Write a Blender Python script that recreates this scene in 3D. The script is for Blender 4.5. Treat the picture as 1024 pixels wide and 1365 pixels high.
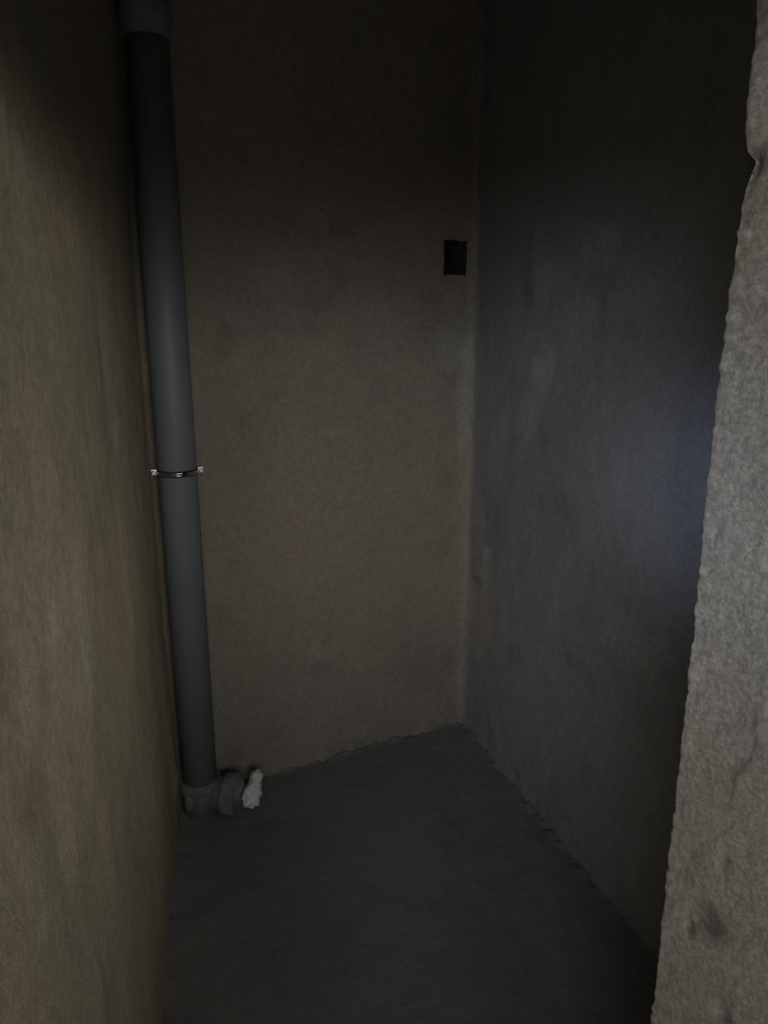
import bpy, bmesh, math, random
import numpy as np
from mathutils import Vector, Matrix

for o in list(bpy.data.objects):
    bpy.data.objects.remove(o, do_unlink=True)
SC = bpy.context.scene
COL = SC.collection

# ------------------------------------------------------------------ camera
cam = bpy.data.cameras.new('camera')
cam.sensor_fit = 'VERTICAL'
cam.sensor_height = 36.0
cam.lens = 1025.0 / 1365.0 * 36.0
cam.clip_start = 0.02
CAM = bpy.data.objects.new('camera', cam)
CAM.location = (0, 0, 1.55)
CAM.rotation_euler = (math.radians(90 - 14.4), 0, 0)
COL.objects.link(CAM)
SC.camera = CAM

# ------------------------------------------------------------------ world, light, exposure
world = bpy.data.worlds.new('world')
SC.world = world
world.use_nodes = True
bg = world.node_tree.nodes['Background']
bg.inputs[0].default_value = (0.55, 0.63, 0.75, 1)
bg.inputs[1].default_value = 0.02


def area(name, loc, target, sx, sy, power, color, spread=180):
    l = bpy.data.lights.new(name, 'AREA')
    l.shape = 'RECTANGLE'
    l.size, l.size_y = sx, sy
    l.energy = power
    l.color = color
    l.spread = math.radians(spread)
    o = bpy.data.objects.new(name, l)
    o.location = loc
    d = Vector(target) - Vector(loc)
    o.rotation_euler = d.to_track_quat('-Z', 'Y').to_euler()
    COL.objects.link(o)
    return o


# daylight coming in through the two high hall windows behind the camera
WX0, WX1, WZ0, WZ1, WY = -1.35, 1.55, 1.60, 2.50, -1.9          # in the rear wall, widened for the added blue spot
VY0, VY1, VX = -1.85, -0.75, 2.06                              # in the right wall of the hall
ZM = 2.075
area('rear_window_left_pane_light', (-0.35, WY - 0.04, ZM), (0.25, 1.6, 1.08), 1.2, 0.76, 2.65, (0.94, 0.97, 1.0), 44)
area('rear_window_right_pane_light', (0.90, WY - 0.04, ZM), (-0.25, 1.9, 1.0), 1.2, 0.76, 1.48, (0.97, 0.97, 0.96), 44)
area('side_window_light', (VX + 0.04, (VY0 + VY1) / 2, ZM), (-0.55, 1.55, 1.05), VY1 - VY0 - 0.1, 0.76, 1.85, (1.0, 0.94, 0.80), 34)
# added fill: a beam on the hall floor, bouncing a dim glow into the closet
area('hall_floor_bounce_fill', (VX + 0.03, -1.3, 2.2), (0.30, -0.45, 0.0), 0.9, 0.7, 31.0, (1.0, 0.95, 0.88), 30)

# added bluish spot for a flare-like glow on the side wall by the doorway
gl = bpy.data.lights.new('added_blue_glow_spot', 'SPOT')
gl.energy = 142.0
gl.color = (0.55, 0.69, 1.0)
gl.spot_size = math.radians(9.4)
gl.spot_blend = 1.0
gl.shadow_soft_size = 0.15
GL = bpy.data.objects.new('added_blue_glow_spot', gl)
GL.location = (-1.06, -1.92, 1.80)
GL.rotation_euler = (Vector((0.668, 1.61, 1.18)) - GL.location).to_track_quat('-Z', 'Y').to_euler()
COL.objects.link(GL)

vs = SC.view_settings
vs.view_transform = 'Standard'
vs.look = 'None'
vs.exposure = 0.0
vs.gamma = 1.0
vs.use_curve_mapping = False


# ------------------------------------------------------------------ helpers
def hash2(ix, iy, seed):
    n = (ix.astype(np.int64) * 374761393 + iy.astype(np.int64) * 668265263 + seed * 1442695041) & 0xFFFFFFFF
    n = ((n ^ (n >> 13)) * 1274126177) & 0xFFFFFFFF
    return ((n ^ (n >> 16)) & 0xFFFF) / 65535.0 * 2 - 1


def vnoise(x, y, seed=0):
    ix, iy = np.floor(x), np.floor(y)
    fx, fy = x - ix, y - iy
    fx = fx * fx * fx * (fx * (6 * fx - 15) + 10)
    fy = fy * fy * fy * (fy * (6 * fy - 15) + 10)
    a, b = hash2(ix, iy, seed), hash2(ix + 1, iy, seed)
    c, d = hash2(ix, iy + 1, seed), hash2(ix + 1, iy + 1, seed)
    return (a + (b - a) * fx) * (1 - fy) + (c + (d - c) * fx) * fy


def fbm(x, y, octs=4, seed=0, gain=0.5):
    r, amp = 0, 1.0
    for k in range(octs):
        r = r + amp * vnoise(x * 2 ** k + 17.3 * k, y * 2 ** k - 9.1 * k, seed + k)
        amp *= gain
    return r


def link_mesh(name, verts, faces, mat, parent=None, smooth=True):
    me = bpy.data.meshes.new(name)
    me.from_pydata([tuple(map(float, v)) for v in verts], [], faces)
    me.update()
    if smooth:
        me.polygons.foreach_set('use_smooth', [True] * len(me.polygons))
    o = bpy.data.objects.new(name, me)
    COL.objects.link(o)
    me.materials.append(mat)
    if parent:
        o.parent = parent
    return o


def link_bm(name, bm, mat, parent=None, smooth=True):
    bmesh.ops.recalc_face_normals(bm, faces=bm.faces[:])
    me = bpy.data.meshes.new(name)
    bm.to_mesh(me)
    bm.free()
    if smooth:
        me.polygons.foreach_set('use_smooth', [True] * len(me.polygons))
    o = bpy.data.objects.new(name, me)
    COL.objects.link(o)
    me.materials.append(mat)
    if parent:
        o.parent = parent
    return o


def tag(o, label, cat, kind=None, group=None):
    o['label'] = label
    o['category'] = cat
    if kind:
        o['kind'] = kind
    if group:
        o['group'] = group
    return o


def thing(name, label, cat, loc, rotz=0.0):
    o = bpy.data.objects.new(name, None)
    o.location = loc
    o.rotation_euler = (0, 0, rotz)
    o.empty_display_size = 0.05
    COL.objects.link(o)
    return tag(o, label, cat)


# ------------------------------------------------------------------ materials
class NT:
    def __init__(self, name):
        self.m = bpy.data.materials.new(name)
        self.m.use_nodes = True
        self.t = self.m.node_tree
        self.b = self.t.nodes['Principled BSDF']

    def n(self, kind, **kw):
        nd = self.t.nodes.new(kind)
        for k, v in kw.items():
            setattr(nd, k, v)
        return nd

    def l(self, a, b):
        self.t.links.new(a, b)

    def math(self, op, a, b=None, clamp=False):
        nd = self.n('ShaderNodeMath', operation=op, use_clamp=clamp)
        for i, v in enumerate((a, b)):
            if v is None:
                continue
            if isinstance(v, (int, float)):
                nd.inputs[i].default_value = v
            else:
                self.l(v, nd.inputs[i])
        return nd.outputs[0]

    def mix(self, fac, a, b, blend='MIX'):
        nd = self.n('ShaderNodeMix', data_type='RGBA', blend_type=blend)
        for i, v in ((0, fac), (6, a), (7, b)):
            if isinstance(v, (int, float)):
                nd.inputs[i].default_value = v
            elif isinstance(v, tuple):
                nd.inputs[i].default_value = (*v, 1)
            else:
                self.l(v, nd.inputs[i])
        return nd.outputs[2]

    def pos(self, scale=(1, 1, 1)):
        g = self.n('ShaderNodeNewGeometry')
        mp = self.n('ShaderNodeMapping')
        mp.inputs['Scale'].default_value = scale
        self.l(g.outputs['Position'], mp.inputs['Vector'])
        return mp.outputs[0]

    def noise(self, vec, scale, detail=4, rough=0.55, dist=0.0):
        nd = self.n('ShaderNodeTexNoise')
        self.l(vec, nd.inputs['Vector'])
        nd.inputs['Scale'].default_value = scale
        nd.inputs['Detail'].default_value = detail
        nd.inputs['Roughness'].default_value = rough
        nd.inputs['Distortion'].default_value = dist
        return nd.outputs['Fac']

    def ramp(self, fac, a, b, lo=0.0, hi=1.0):
        nd = self.n('ShaderNodeMapRange', interpolation_type='SMOOTHSTEP')
        self.l(fac, nd.inputs['Value'])
        nd.inputs['From Min'].default_value = a
        nd.inputs['From Max'].default_value = b
        nd.inputs['To Min'].default_value = lo
        nd.inputs['To Max'].default_value = hi
        return nd.outputs[0]

    def spot(self, center, radii, warp, soft=0.6):
        """a stain of its own irregular outline around a place on the wall"""
        mp = self.n('ShaderNodeMapping')
        inv = tuple(1.0 / r for r in radii)
        mp.inputs['Scale'].default_value = inv
        mp.inputs['Location'].default_value = tuple(-c * i for c, i in zip(center, inv))
        g = self.n('ShaderNodeNewGeometry')
        self.l(g.outputs['Position'], mp.inputs['Vector'])
        ln = self.n('ShaderNodeVectorMath', operation='LENGTH')
        self.l(mp.outputs[0], ln.inputs[0])
        d = self.math('ADD', ln.outputs['Value'], warp)
        return self.ramp(d, 1.0 + soft * 0.5, 1.0 - soft, 0.0, 1.0)


def plaster(name, base, warm, chalk, dark=None, spots=(), grain=0.35, bumpscale=1.0, trowel_bump=1.2, rough=0.92, fine_scale=60.0, sand_scale=230.0):
    k = NT(name)
    p = k.pos()
    big = k.noise(p, 2.3, 2, 0.55, 0.4)
    med = k.noise(p, 7.0, 3, 0.6)
    fine = k.noise(p, fine_scale, 2, 0.65)
    sand = k.noise(p, sand_scale, 1, 0.7)
    trowel = k.noise(k.pos((1.0, 1.0, 0.6)), 9.0, 3, 0.6, 0.7)
    col = k.mix(k.ramp(big, 0.38, 0.62), base, warm)
    col = k.mix(k.ramp(trowel, 0.55, 0.75, 0, 0.45), col, chalk)
    dk = dark or tuple(c * 0.72 for c in base)
    col = k.mix(k.ramp(med, 0.46, 0.30, 0, 0.5), col, dk)
    warp = k.math('MULTIPLY', k.math('SUBTRACT', k.noise(p, 16.0, 3, 0.6), 0.5), 1.6)
    for center, radii, colour, amount in spots:
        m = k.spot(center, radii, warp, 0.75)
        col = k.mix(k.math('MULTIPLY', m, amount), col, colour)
    g1 = k.ramp(fine, 0.3, 0.7, 1 - grain * 0.5, 1 + grain * 0.5)
    g2 = k.ramp(sand, 0.25, 0.75, 1 - grain * 0.4, 1 + grain * 0.4)
    hs = k.n('ShaderNodeHueSaturation')
    k.l(k.math('MULTIPLY', g1, g2), hs.inputs['Value'])
    k.l(col, hs.inputs['Color'])
    k.l(hs.outputs[0], k.b.inputs['Base Color'])
    k.b.inputs['Roughness'].default_value = rough
    k.b.inputs['Specular IOR Level'].default_value = 0.25
    hgt = k.math('ADD', k.math('MULTIPLY', fine, 0.7), k.math('MULTIPLY', sand, 0.45))
    hgt = k.math('ADD', hgt, k.math('MULTIPLY', trowel, trowel_bump))
    bp = k.n('ShaderNodeBump')
    bp.inputs['Strength'].default_value = 0.5
    bp.inputs['Distance'].default_value = 0.004 * bumpscale
    k.l(hgt, bp.inputs['Height'])
    k.l(bp.outputs[0], k.b.inputs['Normal'])
    return k.m


def simple(name, colour, rough, metallic=0.0, var=0.15, scale=30.0, bump=0.0):
    k = NT(name)
    nz = k.noise(k.pos(), scale, 4, 0.6)
    lo = tuple(c * (1 - var) for c in colour)
    hi = tuple(min(1, c * (1 + var)) for c in colour)
    k.l(k.mix(k.ramp(nz, 0.3, 0.7), lo, hi), k.b.inputs['Base Color'])
    k.b.inputs['Roughness'].default_value = rough
    k.b.inputs['Metallic'].default_value = metallic
    if bump:
        bp = k.n('ShaderNodeBump')
        bp.inputs['Strength'].default_value = 0.6
        bp.inputs['Distance'].default_value = bump
        k.l(nz, bp.inputs['Height'])
        k.l(bp.outputs[0], k.b.inputs['Normal'])
    return k.m


# places on the walls: a start point and a direction along each wall, seen from above
BACK = (Vector((0.304, 2.723)), Vector((-0.890, -0.456)))
RIGHT = (Vector((0.304, 2.723)), Vector((0.3086, -0.9512)))
LEFT = (Vector((-0.644, 2.09)), Vector((0.1937, -0.981)))
REV = (Vector((0.385, 0.900)), Vector((0.342, -0.940)))


def on(wall, s, z):
    q = wall[0] + wall[1] * s
    return (q.x, q.y, z)


CHALK = (0.50, 0.49, 0.46)
M_left = plaster('cement_plaster_warm_lit_left', (0.290, 0.265, 0.198), (0.335, 0.285, 0.215), (0.385, 0.350, 0.275),  # same plaster on all walls; the warm light here is tinted into the colour
                 spots=((on(LEFT, 1.36, 1.02), (0.05, 0.05, 0.04), (0.20, 0.17, 0.11), 0.5),
                        (on(LEFT, 1.02, 1.05), (0.10, 0.10, 0.09), (0.42, 0.40, 0.33), 0.4),
                        (on(LEFT, 1.12, 1.16), (0.10, 0.14, 0.07), (0.40, 0.36, 0.28), 0.4),
                        (on(LEFT, 1.25, 1.40), (0.05, 0.05, 0.03), (0.22, 0.20, 0.14), 0.45),
                        (on(LEFT, 0.80, 1.30), (0.06, 0.10, 0.06), (0.38, 0.35, 0.28), 0.35),
                        (on(LEFT, 1.30, 1.30), (0.05, 0.05, 0.15), (0.40, 0.37, 0.29), 0.4)), grain=0.24)
M_back = plaster('cement_plaster_warm_lit_back', (0.275, 0.250, 0.208), (0.300, 0.262, 0.212), (0.345, 0.318, 0.272),  # same plaster again, warm brownish light put into its tint
                 spots=((on(BACK, 0.03, 1.30), (0.035, 0.035, 0.22), CHALK, 0.25),
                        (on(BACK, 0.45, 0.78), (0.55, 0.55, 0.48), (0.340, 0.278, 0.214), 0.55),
                        (on(BACK, 0.08, 1.45), (0.08, 0.08, 0.08), CHALK, 0.18),
                        (on(BACK, 0.36, 1.52), (0.09, 0.09, 0.10), (0.35, 0.32, 0.27), 0.35),
                        (on(BACK, 0.72, 1.68), (0.12, 0.12, 0.08), (0.34, 0.32, 0.27), 0.35),
                        (on(BACK, 0.58, 0.42), (0.06, 0.06, 0.04), (0.40, 0.33, 0.27), 0.35),
                        (on(BACK, 0.16, 0.25), (0.14, 0.14, 0.10), (0.22, 0.205, 0.17), 0.45),
                        (on(BACK, 0.51, 1.18), (0.05, 0.05, 0.016), CHALK, 0.2)), grain=0.2)
M_right = plaster('cement_plaster_cool_lit_right', (0.288, 0.289, 0.294), (0.306, 0.300, 0.294), (0.365, 0.366, 0.37),  # same plaster, cooler light of the shaded side put into its tint
                  spots=((on(RIGHT, 0.13, 0.50), (0.06, 0.16, 0.22), (0.41, 0.37, 0.32), 0.7),
                         (on(RIGHT, 0.49, 1.40), (0.035, 0.09, 0.07), CHALK, 0.42),
                         (on(RIGHT, 0.43, 1.24), (0.03, 0.07, 0.10), CHALK, 0.3),
                         (on(RIGHT, 0.14, 0.74), (0.03, 0.07, 0.05), CHALK, 0.38),
                         (on(RIGHT, 0.11, 0.86), (0.03, 0.05, 0.10), CHALK, 0.28),
                         (on(RIGHT, 0.72, 1.72), (0.05, 0.13, 0.06), CHALK, 0.3),
                         (on(RIGHT, 0.50, 1.66), (0.05, 0.10, 0.07), CHALK, 0.25),
                         (on(RIGHT, 1.00, 0.76), (0.06, 0.17, 0.07), CHALK, 0.3),
                         (on(RIGHT, 0.62, 1.00), (0.06, 0.15, 0.10), (0.23, 0.225, 0.22), 0.4),
                         (on(RIGHT, 0.10, 0.62), (0.04, 0.07, 0.02), (0.19, 0.165, 0.14), 0.5)), grain=0.18)
M_rev = plaster('cement_plaster_sandy', (0.325, 0.303, 0.262), (0.345, 0.312, 0.262), (0.40, 0.38, 0.34),
                spots=((on(REV, 0.088, 0.795), (0.034, 0.034, 0.028), (0.12, 0.115, 0.10), 0.8),
                       (on(REV, 0.060, 0.765), (0.012, 0.012, 0.014), (0.20, 0.18, 0.15), 0.6),
                       (on(REV, 0.125, 0.690), (0.016, 0.016, 0.018), (0.20, 0.18, 0.15), 0.6),
                       (on(REV, 0.10, 0.90), (0.012, 0.012, 0.014), (0.22, 0.20, 0.17), 0.6),
                       (on(REV, 0.022, 1.635), (0.006, 0.006, 0.008), (0.55, 0.54, 0.51), 0.7)), grain=0.42, bumpscale=0.4, trowel_bump=0.3, fine_scale=130.0, sand_scale=420.0)
M_hall = simple('hall_plaster', (0.33, 0.305, 0.265), 0.95, 0, 0.1, 6.0)
M_floor = plaster('floor_screed', (0.200, 0.201, 0.203), (0.210, 0.209, 0.208), (0.230, 0.231, 0.233), grain=0.15, rough=0.95)
M_ceil = plaster('ceiling_concrete', (0.30, 0.295, 0.29), (0.31, 0.30, 0.29), (0.36, 0.36, 0.35), grain=0.2)
M_pipe = simple('grey_plastic', (0.185, 0.212, 0.222), 0.50, 0, 0.06, 8.0)
M_fit = simple('dusty_grey_plastic', (0.18, 0.205, 0.205), 0.6, 0, 0.25, 25.0)
M_rub = simple('black_rubber', (0.015, 0.015, 0.016), 0.7, 0, 0.2, 40.0)
M_zinc = simple('zinc_plated_steel', (0.80, 0.79, 0.76), 0.30, 1.0, 0.08, 60.0)
M_band = simple('polished_zinc_steel', (0.62, 0.62, 0.60), 0.13, 1.0, 0.1, 60.0)
M_head = simple('bright_zinc', (0.93, 0.92, 0.89), 0.30, 1.0, 0.06, 80.0)
M_chunk = simple('crumbly_white_plaster', (0.90, 0.89, 0.85), 0.95, 0, 0.25, 55.0, 0.006)
M_duct = simple('shaded_duct', (0.055, 0.055, 0.056), 0.95, 0, 0.3, 30.0)  # shade inside the hole, put into the lining's dark colour

# ------------------------------------------------------------------ setting


def slab(name, start, d, inward, length, z0, z1, su, sz, thick, disp, mat, hole=None):
    """plastered wall: a finely uneven face over a solid body; hole = (s0, s1, z0, z1) knocked through the plaster"""
    us = np.arange(0, length + su * 0.5, su)
    zs = np.arange(z0, z1 + sz * 0.5, sz)
    if hole:
        for a in hole[:2]:
            us[np.abs(us - a).argmin()] = a
        for a in hole[2:]:
            zs[np.abs(zs - a).argmin()] = a
    U, Z = np.meshgrid(us, zs, indexing='ij')
    D = disp(U, Z)
    Uj, Zj = U.copy(), Z.copy()
    if hole:
        edge = ((U > hole[0] - 1e-6) & (U < hole[1] + 1e-6) & (Z > hole[2] - 1e-6) & (Z < hole[3] + 1e-6))
        Uj = np.where(edge, U + 0.004 * vnoise(U * 70, Z * 70, 91), U)
        Zj = np.where(edge, Z + 0.005 * vnoise(U * 40, Z * 40, 95) * np.where(Z > (hole[2] + hole[3]) / 2, 1.4, 0.5), Z)
    X = start.x + d.x * Uj + inward.x * D
    Y = start.y + d.y * Uj + inward.y * D
    n, m = U.shape
    verts = np.stack([X, Y, Zj], -1).reshape(-1, 3).tolist()
    idx = lambda i, j: i * m + j
    faces = []
    inhole = lambda i, j: hole and hole[0] - 1e-6 <= us[i] and us[i + 1] <= hole[1] + 1e-6 and hole[2] - 1e-6 <= zs[j] and zs[j + 1] <= hole[3] + 1e-6
    ring = []
    for i in range(n - 1):
        for j in range(m - 1):
            if inhole(i, j):
                continue
            faces.append((idx(i, j), idx(i + 1, j), idx(i + 1, j + 1), idx(i, j + 1)))
    # solid body behind the face
    border = [idx(i, 0) for i in range(n)] + [idx(n - 1, j) for j in range(1, m)] + [idx(i, m - 1) for i in range(n - 2, -1, -1)] + [idx(0, j) for j in range(m - 2, 0, -1)]
    b0 = len(verts)
    for k in border:
        x, y, z = verts[k]
        i, j = divmod(k, m)
        verts.append((start.x + d.x * us[i] - inward.x * thick, start.y + d.y * us[i] - inward.y * thick, z))
    L = len(border)
    for k in range(L):
        faces.append((border[k], b0 + k, b0 + (k + 1) % L, border[(k + 1) % L]))
    faces.append(tuple(b0 + k for k in range(L)))
    duct = None
    if hole:
        i0, i1 = [int(np.abs(us - a).argmin()) for a in hole[:2]]
        j0, j1 = [int(np.abs(zs - a).argmin()) for a in hole[2:]]
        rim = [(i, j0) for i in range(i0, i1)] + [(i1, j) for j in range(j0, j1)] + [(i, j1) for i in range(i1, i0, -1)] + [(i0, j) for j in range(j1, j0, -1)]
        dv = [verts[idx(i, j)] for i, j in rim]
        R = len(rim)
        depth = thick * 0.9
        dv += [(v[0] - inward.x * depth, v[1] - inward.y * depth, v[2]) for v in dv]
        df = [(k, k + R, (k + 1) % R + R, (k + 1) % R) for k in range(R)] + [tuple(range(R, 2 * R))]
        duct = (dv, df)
    o = link_mesh(name, verts, faces, mat)
    if duct:
        link_mesh('vent_duct', duct[0], duct[1], M_duct, o, smooth=False)
    return o


ZC = 2.66
n_left, n_right, n_back = Vector((0.981, 0.1937)), Vector((-0.9512, -0.3086)), Vector((0.456, -0.890))


def fillet(dist, r):
    """plaster run softly round an inner corner"""
    q = np.clip(1 - dist / r, 0, 1)
    return r * (1 - np.sqrt(np.maximum(1 - q * q, 0))) * 0.45


def d_left(U, Z):
    s = U - 0.3
    b = 0.006 * fbm(s * 2.2, Z * 1.5, 3, 5) + 0.0016 * fbm(s * 14, Z * 9, 3, 8)
    b += 0.014 * np.exp(-((s - 0.05) / 0.06) ** 2 - ((Z - 0.19) / 0.05) ** 2)     # bulge of plaster beside the fitting
    b += 0.010 * np.exp(-((Z - 0.0) / 0.10) ** 2) * (0.4 + 0.6 * vnoise(s * 3, Z * 0, 31))
    t = np.clip((Z - 0.12) / 0.6, 0, 1)
    b -= 0.014 * t * t * (3 - 2 * t)                                              # the plaster thickens towards the floor
    b -= 0.004 * np.exp(-((s - 1.36) / 0.02) ** 2 - ((Z - 1.02) / 0.018) ** 2)
    b += fillet(np.abs(s + 0.145), 0.03)
    b += 0.030 * np.exp(-((s + 0.142) / 0.04) ** 2)                                # plaster run thick into the corner behind the pipe
    return b


def d_back(U, Z):
    b = 0.005 * fbm(U * 2.0, Z * 1.6, 3, 15) + 0.0014 * fbm(U * 15, Z * 10, 3, 18)
    b += 0.010 * np.exp(-(np.maximum(U - 0.12, 0) / 0.030) ** 2) * np.exp(-((Z - 1.25) / 0.6) ** 2) * (0.5 + 0.5 * vnoise(U * 0, Z * 4, 3))
    b += 0.006 * np.exp(-(Z / 0.05) ** 2) * (0.2 + 0.8 * fbm(U * 14, Z * 3, 3, 33))
    b += fillet(np.abs(U - 0.12), 0.045)
    return b


def d_right(U, Z):
    b = 0.006 * fbm(U * 1.9, Z * 1.5, 3, 25) + 0.0014 * fbm(U * 15, Z * 9, 3, 28)
    b += 0.006 * np.exp(-(Z / 0.05) ** 2) * (0.2 + 0.8 * fbm(U * 14, Z * 3, 3, 43))
    b += 0.005 * np.exp(-((U - 0.23) / 0.05) ** 2 - ((Z - 0.66) / 0.02) ** 2)
    b += fillet(np.abs(U - 0.12), 0.045)
    return b


wl = slab('wall_left', LEFT[0] - LEFT[1] * 0.3, LEFT[1], n_left, 2.05, -0.03, ZC, 0.014, 0.016, 0.12, d_left, M_left)
tag(wl, 'warm-lit cement-plastered wall beside the grey pipe', 'wall', 'structure')
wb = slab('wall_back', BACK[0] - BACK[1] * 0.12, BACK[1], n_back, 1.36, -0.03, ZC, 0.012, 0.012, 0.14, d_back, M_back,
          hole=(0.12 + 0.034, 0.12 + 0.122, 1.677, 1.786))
tag(wb, 'warm-lit cement-plastered end wall with a small square vent hole', 'wall', 'structure')
wr = slab('wall_right', RIGHT[0] - RIGHT[1] * 0.12, RIGHT[1], n_right, 1.98, -0.03, ZC, 0.012, 0.012, 0.12, d_right, M_right)
tag(wr, 'cement-plastered side wall in cool shade behind the doorway', 'wall', 'structure')


# front wall: its end is the doorway reveal seen at the right of the picture
def front_wall():
    E = REV[0]
    r = REV[1]                     # out of the room, through the wall
    w = Vector((0.940, 0.342))     # along the wall to the right
    T = 0.26
    prof = []                      # (x, y, nx, ny, edge weight)
    def seg(a, b, n, cnt, wt=0.0):
        for k in range(cnt):
            q = a.lerp(b, k / cnt)
            prof.append((q.x, q.y, n.x, n.y, wt))
    def arc(c, n0, n1, rad, cnt):
        for k in range(cnt):
            t = k / cnt * math.pi / 2
            n = n0 * math.cos(t) + n1 * math.sin(t)
            q = c + n * rad
            prof.append((q.x, q.y, n.x, n.y, 1.0))
    rad = 0.007
    seg(E + w * 1.75, E + w * 0.06, -r, 14)
    seg(E + w * 0.06, E + w * rad, -r, 12, 0.4)
    arc(E + w * rad + r * rad, -r, -w, rad, 6)
    seg(E + r * rad, E + r * 0.03, -w, 9, 0.5)
    seg(E + r * 0.03, E + r * (T - rad), -w, 58)
    arc(E + r * (T - rad) + w * rad, -w, r, rad, 6)
    seg(E + r * T + w * rad, E + r * T + w * 1.75, r, 20)
    seg(E + r * T + w * 1.75, E + w * 1.75, w, 2)
    A = np.array(prof)
    zs = np.concatenate([np.arange(-0.03, 0.4, 0.02), np.arange(0.4, 1.95, 0.0035), np.arange(1.95, ZC + 0.001, 0.02), [ZC]])
    n, m = len(A), len(zs)
    # distance along the profile for the noise
    P2 = A[:, :2]
    s = np.concatenate([[0], np.cumsum(np.linalg.norm(np.diff(P2, axis=0), axis=1))])
    S, Z = np.meshgrid(s, zs, indexing='ij')
    sE = s[26]
    Wt = np.exp(-(np.maximum(np.abs(s - sE - 0.005) - 0.008, 0) / 0.014) ** 2)[:, None]
    D = 0.0020 * fbm(S * 5, Z * 3, 3, 51) + 0.0006 * fbm(S * 70, Z * 60, 3, 54)
    D += Wt * (0.0013 * fbm(S * 6, Z * 14, 3, 57, 0.6) + 0.0014 * fbm(S * 20, Z * 110, 2, 61, 0.7))
    # chipped arris below a proud lip
    D += Wt * 0.004 * np.exp(-((Z - 1.760) / 0.035) ** 2)
    D -= Wt * 0.013 * np.exp(-(np.where(Z > 1.708, (Z - 1.708) / 0.008, (Z - 1.708) / 0.022)) ** 2)
    # a flake of plaster standing proud lower down
    D += 0.0016 * ((S - sE) > 0.112 + 0.012 * vnoise(Z * 14, Z * 0, 71)) * np.clip((1.125 - Z) / 0.01, 0, 1) * np.clip((Z - 0.93) / 0.05, 0, 1) * np.clip((0.20 - (S - sE)) / 0.05, 0, 1)
    # knocks and dents
    for cs, cz, rs, rz, dp in ((0.088, 0.80, 0.022, 0.020, 0.006), (0.056, 0.765, 0.008, 0.012, 0.004), (0.125, 0.69, 0.012, 0.012, 0.005),
                               (0.10, 0.90, 0.008, 0.01, 0.003), (0.03, 1.30, 0.006, 0.006, 0.002)):
        D -= dp * np.exp(-(((S - sE) - cs) / rs) ** 2 - ((Z - cz) / rz) ** 2)
    X = A[:, 0][:, None] + A[:, 2][:, None] * D
    Y = A[:, 1][:, None] + A[:, 3][:, None] * D
    verts = np.stack([X, Y, Z], -1).reshape(-1, 3).tolist()
    faces = []
    for i in range(n):
        i2 = (i + 1) % n
        for j in range(m - 1):
            faces.append((i * m + j, i * m + j + 1, i2 * m + j + 1, i2 * m + j))
    faces.append(tuple(i * m for i in range(n)))
    faces.append(tuple(i * m + m - 1 for i in range(n - 1, -1, -1)))
    o = link_mesh('wall_front', verts, faces, M_rev)
    tag(o, 'sandy plastered doorway reveal with a chipped edge at the right', 'wall', 'structure')
    # lintel across the doorway
    zl = LINTEL
    a = E - w * 0.86
    c4 = [E, E + r * T, a + r * T, a]
    v = [(q.x, q.y, z) for z in (zl, ZC) for q in c4]
    bm = bmesh.new()
    bv = [bm.verts.new(q) for q in v]
    for f in ((0, 1, 2, 3), (7, 6, 5, 4), (0, 4, 5, 1), (1, 5, 6, 2), (2, 6, 7, 3), (3, 7, 4, 0)):
        bm.faces.new([bv[k] for k in f])
    bmesh.ops.bevel(bm, geom=bm.edges[:], offset=0.006, segments=2, affect='EDGES')
    link_bm('lintel', bm, M_rev, o, smooth=False)
    return o


LINTEL = 1.885
front_wall()


def floor():
    xs = np.unique(np.round(np.concatenate([np.arange(-1.9, -0.75, 0.05), np.arange(-0.75, 0.85, 0.008), np.arange(0.85, 2.3, 0.06)]), 4))
    ys = np.unique(np.round(np.concatenate([np.arange(-2.05, 1.25, 0.05), np.arange(1.25, 2.80, 0.008), np.arange(2.80, 3.05, 0.05)]), 4))
    X, Y = np.meshgrid(xs, ys, indexing='ij')
    def dist(wall, nrm):
        return (X - wall[0].x) * nrm.x + (Y - wall[0].y) * nrm.y
    dl, dr, db = dist(LEFT, n_left), dist(RIGHT, n_right), dist(BACK, n_back)
    Z = 0.003 * fbm(X * 4, Y * 4, 3, 81) + 0.0008 * fbm(X * 25, Y * 25, 3, 84)
    near = np.exp(-np.abs(np.minimum(db, dr)) / 0.010)
    Z = Z + near * (0.005 + 0.009 * fbm(X * 26, Y * 26, 3, 87, 0.7))
    Z = Z + 0.006 * np.exp(-np.abs(dl) / 0.02) * (0.5 + fbm(X * 12, Y * 12, 3, 89))
    n, m = X.shape
    verts = np.stack([X, Y, Z], -1).reshape(-1, 3).tolist()
    faces = [(i * m + j, (i + 1) * m + j, (i + 1) * m + j + 1, i * m + j + 1) for i in range(n - 1) for j in range(m - 1)]
    b0 = len(verts)
    border = [i * m for i in range(n)] + [(n - 1) * m + j for j in range(1, m)] + [i * m + m - 1 for i in range(n - 2, -1, -1)] + [j for j in range(m - 2, 0, -1)]
    for k in border:
        verts.append((verts[k][0], verts[k][1], -0.12))
    L = len(border)
    for k in range(L):
        faces.append((border[k], b0 + k, b0 + (k + 1) % L, border[(k + 1) % L]))
    faces.append(tuple(b0 + k for k in range(L - 1, -1, -1)))
    o = link_mesh('floor', verts, faces, M_floor)
    tag(o, 'dark grey bare cement screed floor', 'floor', 'structure')


floor()


def box_bm(x0, x1, y0, y1, z0, z1):
    bm = bmesh.new()
    v = [bm.verts.new((x, y, z)) for x in (x0, x1) for y in (y0, y1) for z in (z0, z1)]
    for f in ((0, 1, 3, 2), (4, 6, 7, 5), (0, 4, 5, 1), (2, 3, 7, 6), (0, 2, 6, 4), (1, 5, 7, 3)):
        bm.faces.new([v[k] for k in f])
    return bm


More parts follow.
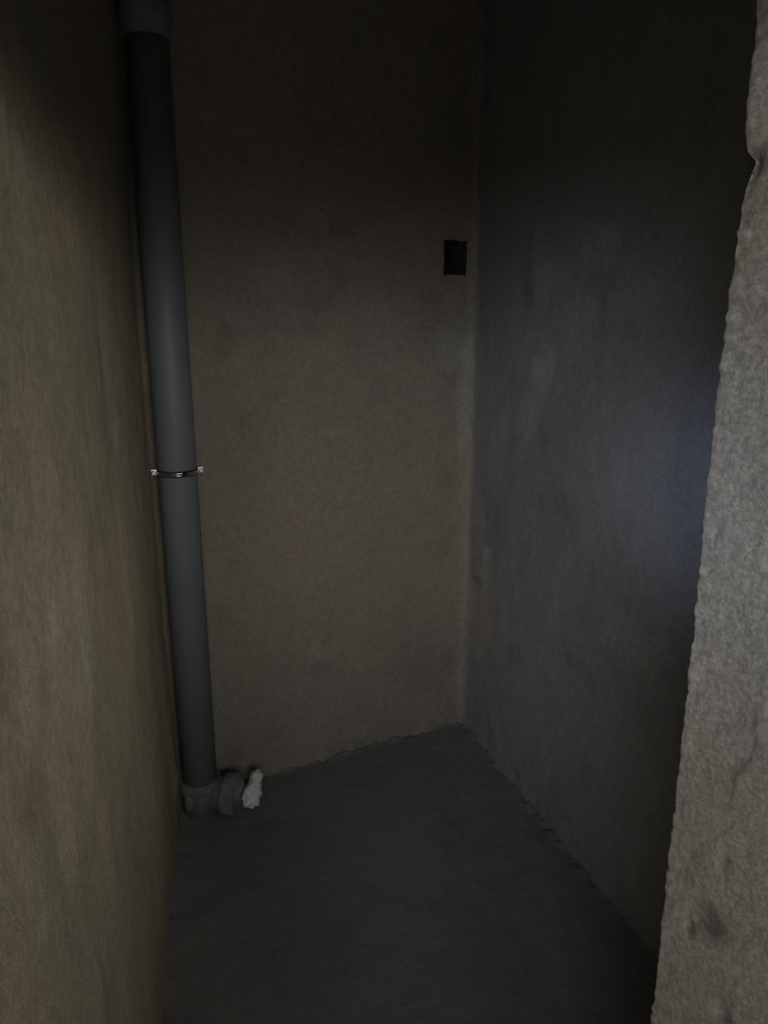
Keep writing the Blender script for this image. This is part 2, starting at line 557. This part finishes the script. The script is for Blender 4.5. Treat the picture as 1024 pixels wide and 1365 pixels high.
tag(link_bm('ceiling', box_bm(-1.9, 2.3, -2.05, 3.05, ZC, ZC + 0.15), M_ceil, smooth=False), 'bare grey concrete ceiling above the pipe', 'ceiling', 'structure')


# hall behind the camera: walls with window openings
def holed_wall(name, p0, d, n, us, zs, mat):
    """box wall on a 3 x 3 grid whose middle cell is the opening"""
    bm = bmesh.new()
    V = {}
    def v(i, j, k):
        if (i, j, k) not in V:
            q = Vector(p0) + Vector(d) * us[i] + Vector(n) * (0.0, 0.14)[k]
            V[(i, j, k)] = bm.verts.new((q.x, q.y, zs[j]))
        return V[(i, j, k)]
    for i in range(3):
        for j in range(3):
            if (i, j) == (1, 1):
                continue
            for k in (0, 1):
                bm.faces.new([v(i, j, k), v(i + 1, j, k), v(i + 1, j + 1, k), v(i, j + 1, k)])
    loop = [(1, 1), (2, 1), (2, 2), (1, 2)]
    out = [(0, 0), (1, 0), (2, 0), (3, 0), (3, 1), (3, 2), (3, 3), (2, 3), (1, 3), (0, 3), (0, 2), (0, 1)]
    for lp in (loop, out):
        for a, b in zip(lp, lp[1:] + lp[:1]):
            bm.faces.new([v(*a, 0), v(*b, 0), v(*b, 1), v(*a, 1)])
    return link_bm(name, bm, mat, smooth=False)


ZS = [-0.02, WZ0, WZ1, ZC]
tag(holed_wall('wall_rear', (0, WY), (1, 0), (0, -1), [-1.75, WX0, WX1, VX], ZS, M_hall),
    'plastered hall wall with a window opening, behind the viewer', 'wall', 'structure')
tag(holed_wall('wall_hall_right', (VX, 0), (0, 1), (1, 0), [WY - 0.14, VY0, VY1, 1.4], ZS, M_hall),
    'plastered right wall of the hall with a window opening', 'wall', 'structure')
tag(link_bm('wall_hall_left', box_bm(-1.89, -1.75, WY - 0.14, 0.42, -0.02, ZC), M_hall, smooth=False),
    'plastered left wall of the hall, behind the viewer', 'wall', 'structure')
tag(link_bm('wall_hall_front', box_bm(-1.75, -0.435, 0.30, 0.42, -0.02, ZC), M_hall, smooth=False),
    'plastered hall wall to the left of the doorway', 'wall', 'structure')

# ------------------------------------------------------------------ lathe and tube helpers for the pipework
def lathe(profile, seg=40, axis='Z', closed_ends=False):
    """profile: list of (radius, height); revolved about the axis"""
    bm = bmesh.new()
    rings = []
    for r, z in profile:
        ring = []
        for k in range(seg):
            t = 2 * math.pi * k / seg
            p = (r * math.cos(t), r * math.sin(t), z)
            ring.append(bm.verts.new(p))
        rings.append(ring)
    for a, b in zip(rings, rings[1:]):
        for k in range(seg):
            bm.faces.new([a[k], a[(k + 1) % seg], b[(k + 1) % seg], b[k]])
    if closed_ends:
        bm.faces.new(rings[0][::-1])
        bm.faces.new(rings[-1])
    return bm


def orient(bm, origin, direction):
    q = Vector((0, 0, 1)).rotation_difference(Vector(direction).normalized())
    bmesh.ops.transform(bm, matrix=Matrix.Translation(origin) @ q.to_matrix().to_4x4(), verts=bm.verts[:])
    return bm


PX, PY, PR = -0.592, 2.180, 0.055
pipe = thing('drain_pipe', 'dark grey plastic soil pipe standing in the corner with a branch fitting', 'pipe', (PX, PY, 0.0))
TILT = Vector((-0.004, 0.0, 1.0))
# straight run
bm = lathe([(0.0505, 0.09), (PR, 0.09), (PR, 2.64), (0.0505, 2.64)], 48)
orient(bm, (0, 0, 0), TILT)
link_bm('pipe_run', bm, M_pipe, pipe)
# coupling socket near the ceiling
bm = lathe([(PR, 2.225), (0.0605, 2.225), (0.0615, 2.230), (0.0615, 2.262), (0.066, 2.268), (0.0675, 2.274), (0.0675, 2.292), (0.066, 2.298), (0.0622, 2.304), (0.0622, 2.46), (PR, 2.46)], 48)
orient(bm, (0, 0, 0), TILT)
link_bm('coupling', bm, M_pipe, pipe)
# branch fitting on the floor
bm = lathe([(0.050, -0.01), (0.0585, -0.01), (0.0585, 0.072), (0.063, 0.078), (0.0660, 0.084), (0.0660, 0.104), (0.0640, 0.110), (0.0600, 0.113), (PR, 0.113)], 48)
fit = link_bm('branch_fitting', bm, M_fit, pipe)
bd = Vector((0.985, -0.14, 0.0)).normalized()
bm = lathe([(0.0550, 0.0), (0.0555, 0.075), (0.0600, 0.080), (0.0655, 0.084), (0.0665, 0.090), (0.0665, 0.118), (0.0650, 0.124), (0.0600, 0.126), (0.0560, 0.124), (0.0555, 0.09), (0.0500, 0.085), (0.0500, 0.0)], 48)
orient(bm, (0, 0, 0.060), bd)
link_bm('branch_socket', bm, M_fit, fit)
bm = lathe([(0.0500, 0.0), (0.0500, 0.046), (0.0470, 0.052), (0.0380, 0.055), (0.001, 0.056)], 40)
orient(bm, (0, 0, 0.055), Vector((-0.93, -0.36, 0)))
link_bm('end_cap', bm, M_fit, fit)

# ------------------------------------------------------------------ pipe clamp
cz = 1.112
clamp = thing('pipe_clamp', 'zinc-plated clamp ring with two screw ears around the grey pipe', 'clamp', (PX + TILT.x * cz, PY, cz), math.radians(18.0))
bm = lathe([(PR + 0.0002, -0.0085), (PR + 0.0026, -0.0085), (PR + 0.0026, 0.0085), (PR + 0.0002, 0.0085)], 48)
link_bm('rubber_lining', bm, M_rub, clamp)
bm = lathe([(PR + 0.0026, -0.0060), (PR + 0.0042, -0.0058), (PR + 0.0047, -0.0035), (PR + 0.0047, 0.0035), (PR + 0.0042, 0.0058), (PR + 0.0026, 0.0060)], 48)
link_bm('band', bm, M_band, clamp)
for sgn in (-1, 1):
    x0, x1 = sorted((sgn * (PR + 0.003), sgn * (PR + 0.0185)))
    for y0 in (-0.0065, 0.0025):
        b = box_bm(x0, x1, y0, y0 + 0.0022, -0.0075, 0.0075)
        bmesh.ops.bevel(b, geom=b.edges[:], offset=0.0009, segments=2, affect='EDGES')
        ear = link_bm('ear', b, M_zinc, clamp, smooth=False)
    # screw through the ears
    hd = lathe([(0.0008, 0.0), (0.0064, 0.0), (0.0070, 0.0012), (0.0066, 0.0040), (0.0045, 0.0056), (0.0026, 0.0058), (0.0024, 0.0034), (0.0004, 0.0034)], 20)
    orient(hd, (sgn * (PR + 0.0115), -0.0064, 0), (0, -1, 0))
    sh = link_bm('screw', hd, M_head, clamp)
    st = lathe([(0.0004, -0.004), (0.0028, -0.004), (0.0028, 0.020), (0.0004, 0.020)], 12)
    orient(st, (sgn * (PR + 0.0115), -0.006, 0), (0, 1, 0))
    link_bm('shank', st, M_zinc, sh)
# wall plug stud at the back, holding the clamp to the wall
st = lathe([(0.0004, 0.0), (0.0042, 0.0), (0.0042, 0.055), (0.0004, 0.055)], 14)
orient(st, (0, PR + 0.0035, 0), (0, 1, 0))
link_bm('stud', st, M_zinc, clamp)


# ------------------------------------------------------------------ crumbly pale plaster chunk lying by the fitting
def chunk():
    bm = bmesh.new()
    bmesh.ops.create_icosphere(bm, subdivisions=4, radius=1.0)
    for v in bm.verts:
        c = v.co
        c2 = Vector([math.copysign(abs(t) ** 0.62, t) for t in c])     # blocky
        z = c2.z
        wid = 0.030 - 0.012 * max(0.0, z + 0.05)
        x = c2.x * wid + 0.016 * max(0, z + 0.2)
        y = c2.y * 0.026 + 0.045 * (z + 1) * 0.5
        co = Vector((x, y, (z + 1) * 0.050))
        q = np.array([co.x * 55]), np.array([co.z * 55 + co.y * 31])
        k = 0.0075 * float(fbm(q[0], q[1], 3, 7, 0.6)[0])
        v.co = co + c.normalized() * k
    zmin = min(v.co.z for v in bm.verts)
    for v in bm.verts:
        v.co.z -= zmin
    o = link_bm('plaster_chunk', bm, M_chunk, smooth=True)
    o.location = (-0.432, 2.178, 0.0)
    tag(o, 'small crumbly pale plaster chunk on the floor beside the pipe fitting', 'rubble')


chunk()
